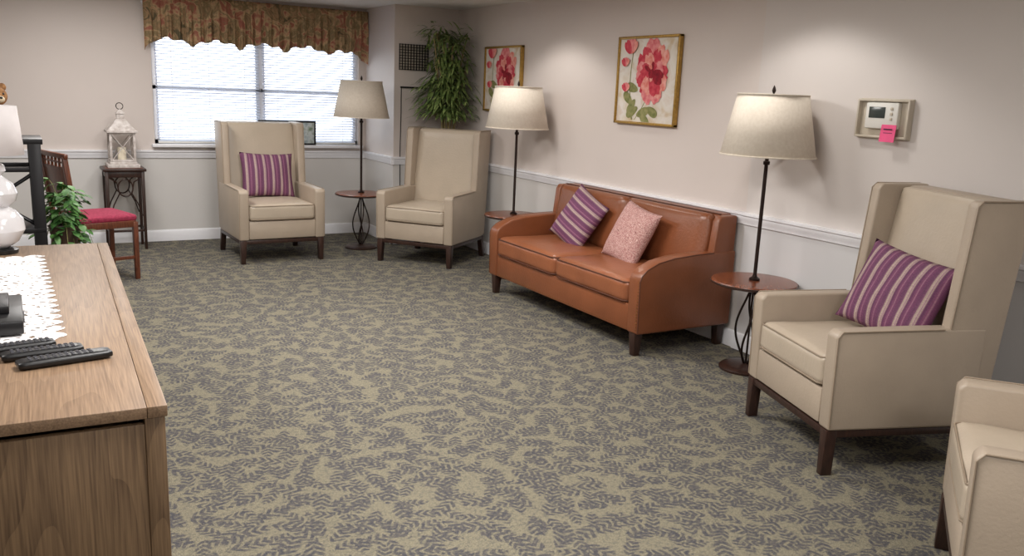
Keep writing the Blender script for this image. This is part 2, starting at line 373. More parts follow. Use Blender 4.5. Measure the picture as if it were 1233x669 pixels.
# ------------------------------------------------------------ window
w=emp('window_1',((WX0+WX1)/2,YW,0))
wx=(WX1-WX0)/2
def wb(nm,sx,sz,x,z,y=.06,d=.05): return box(nm,(sx,d,sz),(x,y,z),M['trim'],w,.003)
wb('frame_left',.05,WZ1-WZ0,-wx+.025,(WZ0+WZ1)/2);wb('frame_right',.05,WZ1-WZ0,wx-.025,(WZ0+WZ1)/2)
wb('frame_top',2*wx,.05,0,WZ1-.025);wb('frame_bottom',2*wx,.05,0,WZ0+.025)
wb('mullion',.09,WZ1-WZ0,0,(WZ0+WZ1)/2)
wb('meeting_rail_left',wx,.04,-wx/2,1.42);wb('meeting_rail_right',wx,.04,wx/2,1.42)
box('sill',(2*wx+.06,.08,.03),(0,-.03,WZ0-.005),M['trim'],w,.005)
for side,x0,x1 in (('left',-wx+.03,-.015),('right',.015,wx-.03)):
    bm=bmesh.new();z=WZ0+.035
    while z<WZ1-.05:
        c=[( x0,-.014,z-.004),(x1,-.014,z-.004),(x1,.014,z+.008),(x0,.014,z+.008)]
        v=[bm.verts.new(p) for p in c]+[bm.verts.new((p[0],p[1],p[2]+.0015)) for p in c]
        bm.faces.new(v[:4]);bm.faces.new(v[4:][::-1])
        for i in range(4): bm.faces.new((v[i],v[(i+1)%4],v[4+(i+1)%4],v[4+i]))
        z+=.026
    mk('blind_slats_'+side,bm,M['blind'],w,(0,.012,0),smooth=False)
    box('blind_headrail_'+side,(x1-x0,.04,.035),((x0+x1)/2,.012,WZ1-.03),M['white'],w)
    box('blind_bottom_rail_'+side,(x1-x0,.03,.018),((x0+x1)/2,.012,WZ0+.022),M['white'],w)
    for k in (.15,.5,.85):
        xx=x0+(x1-x0)*k
        tube('blind_cord_%s_%d'%(side,int(k*100)),[(xx,-.004,WZ0+.03),(xx,-.004,WZ1-.04)],.0015,M['white'],w,4)

# valance
v=emp('window_valance',(0,0,0))
bm=bmesh.new();nx=420;nz=14;x0,x1=1.08,3.165
grid=[]
for i in range(nx+1):
    t=i/nx;x=x0+(x1-x0)*t
    fold=math.sin(t*2*pi*26+1.2*math.sin(t*17))*.018+.008*math.sin(t*2*pi*61)
    ph=(t*5)%1
    zb=1.79+.06*math.sin(pi*ph)**.8+.012*math.sin(t*90)
    e=min(t,1-t)
    if e<.05: zb-=.05*(1-e/.05)
    if t>.8: zb-=.045*(t-.8)/.2
    col=[]
    for j in range(nz+1):
        s=j/nz; z=2.225+(zb-2.225)*s
        amp=.35+.9*s
        if abs(s-.17)<.05: amp=.15
        y=8.545+fold*amp-.03*math.sin(pi*s)*.6
        col.append(bm.verts.new((x,y,z)))
    grid.append(col)
for i in range(nx):
    for j in range(nz): bm.faces.new((grid[i][j],grid[i+1][j],grid[i+1][j+1],grid[i][j+1]))
o=mk('valance_cloth',bm,M['valance'],v,angle=180)
so=o.modifiers.new('th','SOLIDIFY');so.thickness=.004
tube('curtain_rod',[(x0-.01,8.56,2.15),(x1,8.56,2.15)],.01,M['trim'],v)
for x in (x0+.01,x1-.03): box('rod_bracket',(.02,.07,.03),(x,8.585,2.15),M['trim'],v,.003)

# ------------------------------------------------------------ wing chair
def wing_chair(nm,x,y,rz):
    e=emp(nm,(x,y,0),rz)
    L=M['leather']
    for s,sn in ((-1,'left'),(1,'right')):
        prism('arm_'+sn,[(-.37,.20),(-.38,.60),(-.36,.622),(.0,.628),(.30,.63),(.30,.20)],'x',s*.325-.04,s*.325+.04,L,e,.012,seg=3)
        prism('wing_'+sn,[(.12,.56),(.165,1.135),(.185,1.155),(.43,1.158),(.345,.21),(.20,.21),(.18,.5)],'x',s*.332-.0305,s*.332+.0305,L,e,.011,seg=3)
        tube('arm_piping_'+sn,[(s*.366,-.368,.21),(s*.366,-.376,.597),(s*.366,-.356,.621),(s*.366,.10,.627)],.0035,M['piping'],e,6)
        tube('wing_piping_'+sn,[(s*.363,.128,.63),(s*.363,.167,1.133),(s*.363,.189,1.154),(s*.363,.42,1.156)],.0035,M['piping'],e,6)
    prism('back',[(.20,.36),(.315,1.14),(.33,1.152),(.43,1.152),(.345,.205),(.22,.205)],'x',-.305,.305,L,e,.012,seg=3)
    ang=math.atan2(.115,.78)
    rbox('back_pad',(.60,.05,.70),.024,(0,.248,.80),M['leatherB'],e,0,.008,rot=(-ang,0,0),cuts=10)
    box('seat_base',(.58,.60,.16),(0,-.05,.285),L,e,.012)
    box('front_panel',(.57,.04,.15),(0,-.352,.283),L,e,.01)
    rbox('seat_cushion',(.565,.60,.135),.03,(0,-.08,.43),M['leatherB'],e,.022,.004,wr=.006)
    for zz in (.375,.487):
        tube('cushion_piping',[(-.275,.10,zz),(-.275,-.36,zz),(-.255,-.378,zz),(.255,-.378,zz),(.275,-.36,zz),(.275,.10,zz)],.004,M['piping'],e,6)
    for s in (-1,1):
        box('side_rail',(.035,.66,.032),(s*.34,-.02,.184),M['dark'],e,.004)
        prism('front_leg',[(s*.355,.0),(s*.36,.2),(s*.308,.2),(s*.32,.0)],'y',-.372,-.322,M['dark'],e,.004)
        prism('rear_leg',[(.385,.0),(.335,.2),(.28,.2),(.345,.0)],'x',s*.335-.022,s*.335+.022,M['dark'],e,.004)
    box('front_rail',(.66,.035,.032),(0,-.35,.184),M['dark'],e,.004)
    box('rear_rail',(.66,.035,.032),(0,.30,.184),M['dark'],e,.004)
    return e
R=math.radians
def xf(x,y,rz): return Matrix.Translation((x,y,0))@Matrix.Rotation(rz,4,'Z')
PA=(1.94,7.66,R(2));PB=(3.25,7.07,R(-51));PC=(3.285,2.45,R(-109));PD=(2.68,1.15,R(-143))
for p in (PA,PB,PC,PD): wing_chair('wing_chair',*p)
def PM(base,loc,tilt,roll=0,yaw=0):
    return base@Matrix.Translation(loc)@Matrix.Rotation(yaw,4,'Z')@Matrix.Rotation(tilt,4,'X')@Matrix.Rotation(roll,4,'Z')
pillow('throw_pillow',.47,.40,.13,M['stripe'],PM(xf(*PA),(0.01,.10,.70),R(72),R(-2)))
pillow('throw_pillow',.50,.40,.14,M['stripe'],PM(xf(*PC),(.04,.085,.70),R(68),R(-7),R(14)))

# ------------------------------------------------------------ loveseat
SX,SY=3.47,4.785
sf=emp('leather_loveseat',(SX,SY,0),R(-90))
S2=xf(SX,SY,R(-90))
hw=.925
for s,sn in ((-1,'left'),(1,'right')):
    prism('arm_'+sn,[(-.365,.14),(-.372,.46),(-.36,.495),(-.32,.53),(-.24,.565),(-.12,.588),(.05,.60),(.36,.61),(.36,.14)],'x',s*(hw-.055)-.055,s*(hw-.055)+.055,M['sofa'],sf,.014,seg=3)
    tube('arm_piping_'+sn,[(s*(hw-.004),-.362,.15),(s*(hw-.004),-.369,.46),(s*(hw-.004),-.357,.493),(s*(hw-.004),-.318,.527),(s*(hw-.004),-.24,.562),(s*(hw-.004),-.12,.585),(s*(hw-.004),.05,.597),(s*(hw-.004),.18,.601)],.004,M['sofaP'],sf,6)
    bmn=bmesh.new()
    for k in range(16):
        bmesh.ops.create_icosphere(bmn,subdivisions=1,radius=.004,matrix=Matrix.Translation((s*(hw-.015),-.371,.17+k*.019)))
    mk('nailheads_'+sn,bmn,M['brass'],sf)
    prism('back_end_'+sn,[(.17,.52),(.20,.79),(.22,.822),(.352,.826),(.35,.50),(.18,.50)],'x',s*(hw-.036)-.03,s*(hw-.036)+.03,M['sofa'],sf,.012,seg=3)
    rbox('seat_cushion_'+sn,(.805,.60,.145),.04,(s*.404,-.075,.375),M['sofaS'],sf,.025,.004,wr=.008)
    for zz in (.318,.432):
        a0,a1=s*.404-.398,s*.404+.398
        tube('cushion_piping_'+sn,[(a0,.1,zz),(a0,-.345,zz),(a0+.03,-.374,zz),(a1-.03,-.374,zz),(a1,-.345,zz),(a1,.1,zz)],.0045,M['sofaP'],sf,6)
    rbox('back_cushion_'+sn,(.835,.12,.40),.045,(s*.42,.205,.63),M['sofa'],sf,0,.018,rot=(R(-12),0,0))
    for fy,nm2 in ((-.33,'front'),(.32,'rear')):
        box('leg_%s_%s'%(nm2,sn),(.06,.06,.145),(s*(hw-.06),fy,.0725),M['dark'],sf,.005,taper=.72)
prism('back',[(.2,.30),(.25,.81),(.265,.828),(.355,.832),(.35,.15),(.2,.15)],'x',-hw+.06,hw-.06,M['sofa'],sf,.014,seg=3)
tube('back_piping',[(-hw+.06,.262,.829),(hw-.06,.262,.829)],.005,M['sofaP'],sf,6)
box('base',(1.64,.68,.17),(0,-.01,.225),M['sofa'],sf,.012)
box('front_panel',(1.63,.03,.165),(0,-.345,.225),M['sofa'],sf,.01)
bmn=bmesh.new()
for k in range(60):
    bmesh.ops.create_icosphere(bmn,subdivisions=1,radius=.004,matrix=Matrix.Translation((-.80+k*1.6/59,-.360,.158)))
mk('front_nailheads',bmn,M['brass'],sf)
pillow('throw_pillow',.42,.40,.14,M['stripe'],PM(S2,(-.33,.03,.63),R(66),R(68),R(8)))
pillow('throw_pillow',.42,.41,.15,M['pinkp'],PM(S2,(.30,.02,.62),R(66),R(-8),R(-4)))

# ------------------------------------------------------------ lamps
def floor_lamp(nm,x,y,rz=0):
    e=emp(nm,(x,y,0),rz)
    lathe('base',[(.0,0),(.15,0),(.152,.012),(.14,.022),(.10,.028),(.03,.034),(.0,.034)],M['dark'],e)
    for k in range(4):
        a=k*pi/2+.6;pts=[]
        for i in range(25):
            t=i/24;z=.03+t*.46
            r=.012+.088*math.sin(pi*min(1,t*1.0))**1.0*(1-.55*t)
            pts.append((r*math.cos(a+t*1.5),r*math.sin(a+t*1.5),z))
        tube('scroll_rod_%d'%k,pts,.0065,M['iron'],e,8)
    tube('center_rod',[(0,0,.03),(0,0,.5)],.006,M['iron'],e,8)
    lathe('table_collar',[(.03,.475),(.06,.49),(.06,.5)],M['iron'],e)
    lathe('table_top',[(0,.498),(.225,.498),(.238,.504),(.241,.512),(.236,.522),(.22,.524),(0,.524)],M['cherry'],e,seg=48)
    lathe('table_edge',[(.2405,.505),(.2435,.507),(.2435,.515),(.2405,.517)],M['dark'],e,seg=48,cap=False)
    lathe('pole',[(.03,.524),(.03,.535),(.014,.545),(.0105,.56),(.0105,1.17),(.018,1.175),(.018,1.19),(.0105,1.195),(.0105,1.26),(.02,1.27),(.02,1.31),(0,1.31)],M['iron'],e,seg=16)
    for s in (-1,1):
        tube('harp_%d'%s,[(s*.01,0,1.27),(s*.045,0,1.33),(s*.05,0,1.42),(s*.03,0,1.5),(0,0,1.535)],.003,M['iron'],e,6)
    for k in range(3):
        a=k*2*pi/3
        tube('shade_spider_%d'%k,[(0,0,1.535),(.188*math.cos(a),.188*math.sin(a),1.545)],.0025,M['iron'],e,6)
    lathe('finial',[(.0,1.535),(.008,1.54),(.005,1.555),(.011,1.57),(.007,1.585),(0,1.6)],M['iron'],e,seg=12)
    lathe('bulb',[(0,1.31),(.02,1.32),(.032,1.36),(.03,1.39),(.015,1.41),(0,1.415)],M['white'],e,seg=16)
    b=lathe('lamp_shade',[(.255,1.222),(.188,1.55)],M['shade'],e,seg=56,cap=False)
    q=b.modifiers.new('th','SOLIDIFY');q.thickness=.003
    for r,z in ((.255,1.224),(.189,1.548)):
        tube('shade_trim_%d'%int(z*100),[(r*math.cos(2*pi*i/48),r*math.sin(2*pi*i/48),z) for i in range(48)],.004,M['shade'],e,6,True)
    return e
floor_lamp('floor_lamp',2.82,7.76)
floor_lamp('floor_lamp',3.55,6.14,.5)
floor_lamp('floor_lamp',3.588,3.455,.9)

# ------------------------------------------------------------ paintings
def painting(nm,yc,zc,wd,ht,seed):
    rs=random.Random(seed)
    e=emp(nm,(XR-.002,yc,zc),R(-90))
    box('canvas',(wd-.03,.02,ht-.03),(0,-.012,0),M['canvas'],e,.001)
    for s in (-1,1):
        box('frame_side_%d'%s,(.018,.034,ht),(s*(wd/2-.009),-.018,0),M['gold'],e,.003)
        box('frame_rail_%d'%s,(wd,.034,.018),(0,-.018,s*(ht/2-.009)),M['gold'],e,.003)
    lay=[-.0225]
    def poly(pts,mat,nm2):
        bm=bmesh.new();lay[0]-=.00022
        vs=[bm.verts.new((max(-wd/2+.02,min(wd/2-.02,a)),lay[0],max(-ht/2+.02,min(ht/2-.02,b)))) for a,b in pts];bm.faces.new(vs)
        mk(nm2,bm,M[mat],e,smooth=False)
    def petal(cx,cz,an,ln,wdh,mat,nm2='petal',notch=.13):
        pts=[];nn=30
        for i in range(nn):
            t=2*pi*i/nn
            u=ln*(.5-.5*math.cos(t)); vv=wdh*.5*math.sin(t)*(1+.6*(u/ln))
            if u>ln*.6: u*=1-notch*math.exp(-(vv/(wdh*.12))**2)
            if nm2=='petal': u+=rs.uniform(-1,1)*ln*.05;vv+=rs.uniform(-1,1)*wdh*.05
            pts.append((cx+u*math.cos(an)-vv*math.sin(an),cz+u*math.sin(an)+vv*math.cos(an)))
        poly(pts,mat,nm2)
    def stem(p,q,bend,wd2=.0045):
        n=10;L=[]
        for i in range(n+1):
            t=i/n;L.append((p[0]+(q[0]-p[0])*t+bend*math.sin(pi*t),p[1]+(q[1]-p[1])*t))
        poly([(x-wd2,z) for x,z in L]+[(x+wd2,z) for x,z in L[::-1]],'stem','stem')
    k=wd/.62;cx,cz=.055*k,.045*ht/.6
    stem((cx-.02,cz),(-.10*k,-ht/2+.03),.05);stem((-.15*k,.2*k),(-.13*k,-ht/2+.03),-.03);stem((-.19*k,-.08*k),(-.12*k,-ht/2+.03),0.0)
    for an,ln,x,z in ((3.6,.13,-.07,-.17),(4.0,.12,-.10,-.12),(5.6,.13,-.05,-.2),(2.5,.12,-.13,-.15),(.3,.13,-.08,-.22),(5.9,.12,.02,-.17),(2.9,.12,-.08,-.06)):
        petal(x*k,z*k,an,ln*k,.045*k,'stem','leaf',0)
    outer=[(1.65,.23,.12,'petal2'),(2.35,.19,.12,'petal1'),(.85,.21,.11,'petal4'),(3.1,.17,.10,'petal2'),(.05,.16,.09,'petal1'),(3.9,.16,.11,'petal1'),(4.75,.19,.15,'petal2'),(5.5,.17,.12,'petal4')]
    for an,ln,wd_,mt in outer: petal(cx,cz,an+rs.uniform(-.1,.1),ln*k,wd_*k,mt)
    for an,ln,wd_,mt in ((1.25,.16,.07,'petal1'),(2.0,.14,.07,'petal4'),(2.8,.12,.07,'petal1'),(.35,.12,.08,'petal2'),(4.3,.14,.09,'petal4'),(5.1,.15,.08,'petal1'),(5.9,.12,.07,'petal3')):
        petal(cx,cz,an+rs.uniform(-.1,.1),ln*k,wd_*k,mt)
    for i in range(9): petal(cx,cz+.01,2*pi*i/9+rs.uniform(-.2,.2),rs.uniform(.05,.085)*k,.022*k,['petal3','petal1','petal3','petal4'][i%4],notch=0)
    for i in range(5): petal(cx,cz,2*pi*i/5,.03*k,.025*k,'petal3')
    for (x,z,s) in ((-.17,.17,.10),(-.22,.09,.06),(-.20,-.07,.06)):
        for a in (1.0,1.6,2.2): petal(x*k,z*k,a,s*k,s*.5*k,['petal2','petal1','petal4'][int(a*2)%3],'bud')
    return e
painting('floral_painting',4.865,1.62,.67,.60,3)
painting('floral_painting',6.915,1.615,.67,.57,5)

# ------------------------------------------------------------ thermostat
th=emp('thermostat',(XR-.012,2.925,1.45),R(-90))
box('guard_plate',(.31,.012,.20),(0,-.006,0),M['plate'],th,.005)
for s in (-1,1):
    box('guard_side_%d'%s,(.012,.035,.19),(s*.147,-.02,0),M['plate'],th,.004)
    box('guard_rail_%d'%s,(.30,.035,.012),(0,-.02,s*.09),M['plate'],th,.004)
box('body',(.19,.03,.13),(.0,-.026,0.015),M['white'],th,.008)
box('screen',(.095,.004,.055),(-.025,-.042,.03),M['lcd'],th,.002)
for k in range(3): box('button_%d'%k,(.014,.006,.014),(.06,-.043,.05-k*.025),M['plate'],th,.002)
box('sticky_note',(.085,.002,.085),(.06,-.052,-.07),M['note'],th,0,rot=(R(-6),0,0))
for k in range(3): box('note_line_%d'%k,(.05,.001,.006),(.06,-.0545+.002*k,-.05-.02*k),M['ink'],th,0)

# ------------------------------------------------------------ wall grille + cord
g=emp('wall_grille',(3.37,Y2,1.79))
box('grille_back',(.28,.01,.22),(0,-.006,0),M['plate'],g,.002)
bm=joinbm([((.006,.012,.24),(-.145+i*.029,-.018,0)) for i in range(11)]+[((.30,.012,.006),(0,-.020,-.115+j*.0255)) for j in range(10)])
mk('grille_bars',bm,M['blkm'],g,smooth=False)
box('bracket_bar',(.26,.02,.016),(.0,-.012,-.28),M['blkm'],g,.003)
tube('cord',[(-.12,-.01,-.28),(-.12,-.01,-.5),(-.125,-.01,-.9),(-.12,-.01,-1.5),(-.12,-.01,-1.785)],.004,M['blkm'],g,6)

# ------------------------------------------------------------ bamboo plant
PX,PY=3.64,7.64
bpn=emp('potted_bamboo_plant',(PX,PY,0))
lathe('pot',[(0,0),(.10,0),(.13,.22),(.14,.24),(.125,.24),(.12,.215),(0,.215)],M['pot'],bpn)
lathe('soil',[(0,.20),(.119,.222),(0,.224)],M['soil'],bpn,cap=False)
bm=bmesh.new();tips=[]
for k in range(12):
    a=random.uniform(0,2*pi);r0=random.uniform(.01,.06);lx=random.uniform(-.24,.12);ly=random.uniform(-.2,.07);h=random.uniform(1.6,2.05)
    pts=[]
    for i in range(9):
        t=i/8;pts.append((r0*math.cos(a)+lx*t**2,r0*math.sin(a)+ly*t**2,.2+(h-.2)*t))
    addtube(bm,pts,[.009-.004*i/8 for i in range(9)],6)
    for i in range(4,9):tips.append(Vector(pts[i]))
mk('culms',bm,M['culm'],bpn,angle=60)
def leafmesh(bm,p,d,ln,wd,droop=.35):
    d=d.normalized();up=Vector((0,0,1));s=d.cross(up)
    if s.length<.01:s=Vector((1,0,0))
    s.normalize();prev=None
    for i in range(5):
        t=i/4;c=p+d*ln*t-up*droop*ln*t*t
        w=wd*(math.sin(pi*min(1,t*.92+.08)))*.5+.0006
        a=bm.verts.new(c-s*w);b_=bm.verts.new(c+s*w)
        if prev: bm.faces.new((prev[0],prev[1],b_,a))
        prev=(a,b_)
bm=bmesh.new()
cnt=0
while cnt<1500:
    tp=random.choice(tips)
    a=random.uniform(0,2*pi)
    off=Vector((math.cos(a),math.sin(a),random.uniform(-.5,.5)))*random.uniform(.02,.24)
    p=tp+off
    d=Vector((math.cos(a+random.uniform(-.7,.7)),math.sin(a+random.uniform(-.7,.7)),random.uniform(-.7,.5)))
    ln_=random.uniform(.10,.17)
    q=p+d.normalized()*ln_
    ok=True
    for w_ in (p,q):
        X=w_.x+PX;Y=w_.y+PY
        if not (X<3.83 and 7.27<Y<7.83 and X>3.20 and 1.24<w_.z<2.14): ok=False
        if 1.6<w_.z<1.98 and X<3.42: ok=False
    if not ok: continue
    leafmesh(bm,p,d,ln_,random.uniform(.015,.027));cnt+=1
mk('leaves',bm,M['leaf'],bpn,angle=180)

# ------------------------------------------------------------ picture frame on the window sill
fb=emp('picture_frame',(2.35,8.56,.91),0)
box('picture',(.54,.008,.21),(0,0,.118),M['photo'],fb,.002)
for s in (-1,1): box('frame_side_%d'%s,(.018,.02,.235),(s*.275,0,.1175),M['blk'],fb,.003)
box('frame_top',(.565,.02,.018),(0,0,.228),M['blk'],fb,.003)
box('frame_bottom',(.565,.02,.018),(0,0,.009),M['blk'],fb,.003)

# ------------------------------------------------------------ dresser
dang=math.atan2(.075,2.27)
ds=emp('oak_dresser',(.272,2.06,0),-dang)
DL,DD,DH=2.27,.52,.75
box('top_main',(DD-.045,DL,.028),(-.045-(DD-.045)/2,DL/2,DH-.014),M['oakTop'],ds,.002)
box('top_edge_board',(.044,DL,.028),(-.022,DL/2,DH-.014),M['oakTop'],ds,.002)
box('end_panel_near',(DD-.09,.02,DH-.10),(-DD/2,.022,.04+(DH-.07)/2),M['oakEnd'],ds,.002)
box('end_panel_far',(DD-.06,.02,DH-.09),(-DD/2,DL-.022,.04+(DH-.07)/2),M['oakEnd'],ds,.002)
box('end_bottom_rail',(DD-.03,.026,.09),(-DD/2,.016,.075),M['oakEnd'],ds,.002)
for x in (-.028,-DD+.028):
    for y in (.028,DL-.028): box('corner_post',(.045,.045,DH-.028),(x,y,(DH-.028)/2),M['oakEnd'],ds,.003)
box('carcass_back',(.02,DL-.06,DH-.08),(-DD+.02,DL/2,.05+(DH-.08)/2),M['oakEnd'],ds,.002)
box('carcass_bottom',(DD-.04,DL-.06,.02),(-DD/2,DL/2,.06),M['oakEnd'],ds,.002)
box('front_rail_top',(.02,DL-.06,.03),(-.014,DL/2,DH-.045),M['oakEnd'],ds,.002)
box('front_rail_bottom',(.02,DL-.06,.06),(-.014,DL/2,.06),M['oakEnd'],ds,.002)
for c in range(4):
    for r_ in range(3):
        yy=.05+(c+.5)*(DL-.1)/4;zz=.10+(r_+.5)*.195
        box('drawer_%d_%d'%(c,r_),(.022,(DL-.1)/4-.012,.183),(-.014,yy,zz),M['oakEnd'],ds,.003)
        box('handle_%d_%d'%(c,r_),(.014,.09,.01),(.004,yy,zz),M['iron'],ds,.003)
lr=emp('lace_table_runner',(0,0,0),0)
bm=bmesh.new()
x0,x1,y0,y1=-.22,.085,2.74,4.06
ny=132;nx=30;sc_=.075
vg={}
for i in range(nx+1):
    for j in range(ny+1):
        a=i/nx;b_=j/ny
        x=x0+(x1-x0)*a;y=y0+(y1-y0)*b_
        x+= .036*a**6*(abs(math.sin(pi*(y-y0)/sc_))-.6)-.015*b_*a
        y+= .03*((1-b_)**30)*(-abs(math.sin(pi*(x-x0)/sc_)))+.03*(b_**30)*abs(math.sin(pi*(x-x0)/sc_))
        vg[i,j]=bm.verts.new((x,y,.7515+.0012*noise.noise(Vector((x*12,y*12,0)))))
for i in range(nx):
    for j in range(ny): bm.faces.new((vg[i,j],vg[i+1,j],vg[i+1,j+1],vg[i,j+1]))
mk('lace',bm,M['lace'],lr,angle=180)
def remote(x,y,rz,ln=.2,wd=.048,z=.752):
    e=emp('remote_control',(x,y,z),rz)
    rbox('body',(ln,wd,.02),.009,(0,0,.0105),M['blk'],e,.002,cuts=8)
    bm=joinbm([((.008,.007,.003),(-ln*.36+i*.0145,-.0135+j*.0135,.022)) for i in range(11) for j in range(3)])
    mk('buttons',bm,M['btn'],e,smooth=False)
remote(.08,2.49,R(10),.23,.055);remote(.03,2.57,R(7),.2,.05);remote(-.03,2.645,R(10),.19,.048)
cb=emp('cable_box',(-.13,2.97,.754))
box('case',(.24,.36,.04),(0,0,.024),M['blk'],cb,.005)
box('top_device',(.17,.2,.022),(0,.02,.055),M['blkm'],cb,.004)
box('display',(.004,.1,.012),(.121,-.05,.024),M['btn'],cb,0)

tl=emp('table_lamp',(-.075,4.19,.752));tl.scale=(.93,.93,.97)
lathe('base',[(0,0),(.07,0),(.072,.015),(.05,.022),(0,.022)],M['blk'],tl)
lathe('glass_body',[(.03,.02),(.075,.05),(.105,.10),(.10,.15),(.07,.185),(.045,.20),(.075,.225),(.085,.26),(.07,.30),(.04,.325),(.025,.335),(.045,.355),(.04,.38),(.015,.395)],M['ceramic'],tl,seg=24)
tube('stem',[(0,0,.39),(0,0,.6)],.006,M['blkm'],tl)
b=lathe('shade',[(.125,.425),(.108,.63)],M['shadeW'],tl,cap=False);q=b.modifiers.new('th','SOLIDIFY');q.thickness=.003
for k in range(3):
    a=k*2*pi/3;tube('spider_%d'%k,[(0,0,.6),(.105*math.cos(a),.105*math.sin(a),.622)],.002,M['blkm'],tl,6)
lathe('finial',[(.0,.6),(.008,.61),(.004,.62),(0,.63)],M['blkm'],tl,seg=10)

et=emp('black_etagere',(0,0,0))
ex0,ex1,ey0,ey1=-.80,.13,5.32,5.66
for x in (ex0+.03,ex1-.03):
    for y in (ey0+.02,ey1-.02): box('post',(.06,.04,1.13),(x,y,.565),M['blkm'],et,.003)
for z,n_ in ((1.14,'top'),(.66,'shelf_mid'),(.14,'shelf_low')):
    box(n_,(ex1-ex0+(.02 if n_=='top' else 0),ey1-ey0,.03),((ex0+ex1)/2,(ey0+ey1)/2,z),M['blkm'],et,.003)
for y in (ey0+.02,ey1-.02):
    box('cross_rail',(ex1-ex0-.04,.025,.025),((ex0+ex1)/2,y,.99),M['blkm'],et,.003)
mid=(ex0+ex1)/2
for a,b_ in ((ex0+.03,mid),(mid,ex1-.03)):
    y=ey0+.02
    tube('x_brace',[(a,y,.68),(b_,y,.98)],.011,M['blkm'],et,6);tube('x_brace',[(a,y,.98),(b_,y,.68)],.011,M['blkm'],et,6)
for x in (ex0+.02,ex1-.02):
    tube('side_brace',[(x,ey0+.02,.68),(x,ey1-.02,1.12)],.009,M['blkm'],et,6);tube('side_brace',[(x,ey0+.02,1.12),(x,ey1-.02,.68)],.009,M['blkm'],et,6)
pl=emp('plush_bear',(-.07,5.48,1.155),R(25))
def ell(nm,c,r,mat,par):
    bm=bmesh.new();bmesh.ops.create_uvsphere(bm,u_segments=20,v_segments=14,radius=1)
    for v_ in bm.verts:v_.co=Vector((v_.co.x*r[0],v_.co.y*r[1],v_.co.z*r[2]))
    return mk(nm,bm,mat,par,c,angle=180)
ell('body',(0,0,.085),(.07,.06,.085),M['plush'],pl);ell('belly',(0,-.02,.08),(.05,.045,.06),M['plushW'],pl)
ell('head',(0,-.01,.215),(.062,.056,.055),M['plush'],pl);ell('muzzle',(0,-.058,.20),(.028,.025,.02),M['plushW'],pl)
ell('nose',(0,-.083,.208),(.008,.006,.006),M['blk'],pl)
for s in (-1,1):
    ell('ear',(s*.045,0,.262),(.022,.014,.022),M['plush'],pl);ell('eye',(s*.022,-.06,.228),(.006,.005,.006),M['blk'],pl)
    ell('arm',(s*.075,-.03,.12),(.024,.04,.045),M['plush'],pl);ell('leg',(s*.05,-.07,.03),(.03,.055,.03),M['plush'],pl)

ip=emp('potted_ivy',(.25,6.20,0))
lathe('stand',[(0,0),(.13,0),(.12,.03),(.03,.05),(.025,.38),(.10,.40),(.11,.42),(0,.42)],M['dark'],ip)
lathe('pot',[(0,.42),(.07,.42),(.09,.54),(.098,.55),(.085,.55),(.08,.535),(0,.535)],M['pot'],ip)
bm=bmesh.new();bs=bmesh.new()
for k in range(30):
    a=random.uniform(0,2*pi);rr=random.uniform(.05,.17);zt=random.uniform(-.24,.28)
    pts=[]
    for i in range(7):
        t=i/6;pts.append(Vector((rr*t*math.cos(a),rr*t*math.sin(a),.54+zt*t+.14*math.sin(pi*t))))
    addtube(bs,pts,.002,5)
    for i in range(2,7):
        for q_ in range(2):
            p=pts[i]+Vector((random.uniform(-.02,.02),random.uniform(-.02,.02),random.uniform(-.02,.02)))
            d=Vector((math.cos(a+random.uniform(-1.2,1.2)),math.sin(a+random.uniform(-1.2,1.2)),random.uniform(-.5,.4)))
            leafmesh(bm,p,d,random.uniform(.05,.08),random.uniform(.035,.05),.4)
mk('leaves',bm,M['leaf2'],ip,angle=180);mk('stems',bs,M['stem'],ip)

# wooden side chair, red seat
wc=emp('wooden_chair',(.483,7.136,0),R(107))
for s in (-1,1):
    prism('front_leg',[(s*.235,.0),(s*.24,.44),(s*.20,.44),(s*.21,0)],'y',-.235,-.20,M['mahog'],wc,.004)
    prism('rear_post',[(.245,0),(.215,.44),(.27,.93),(.235,.93),(.18,.44),(.21,0)],'x',s*.22-.018,s*.22+.018,M['mahog'],wc,.005)
    box('side_rail',(.03,.42,.05),(s*.22,-.01,.425),M['mahog'],wc,.004)
    box('side_stretcher',(.022,.42,.025),(s*.22,-.005,.17),M['mahog'],wc,.004)
box('front_rail',(.44,.03,.05),(0,-.215,.425),M['mahog'],wc,.004)
box('rear_rail',(.44,.03,.05),(0,.20,.425),M['mahog'],wc,.004)
rbox('seat_pad',(.45,.44,.05),.022,(0,-.02,.468),M['red'],wc,.012)
box('crest_rail',(.50,.03,.035),(0,.25,.935),M['mahog'],wc,.008)
box('fret_rail',(.42,.022,.02),(0,.242,.845),M['mahog'],wc,.003)
for i in range(6):box('fret_post',(.014,.016,.08),(-.175+i*.07,.246,.885),M['mahog'],wc,.002)
box('fret_mid',(.40,.014,.012),(0,.246,.888),M['mahog'],wc,.002)
box('splat',(.40,.018,.24),(0,.227,.72),M['mahog'],wc,.004,rot=(R(-6),0,0))
box('lower_back_rail',(.42,.024,.03),(0,.215,.60),M['mahog'],wc,.004)

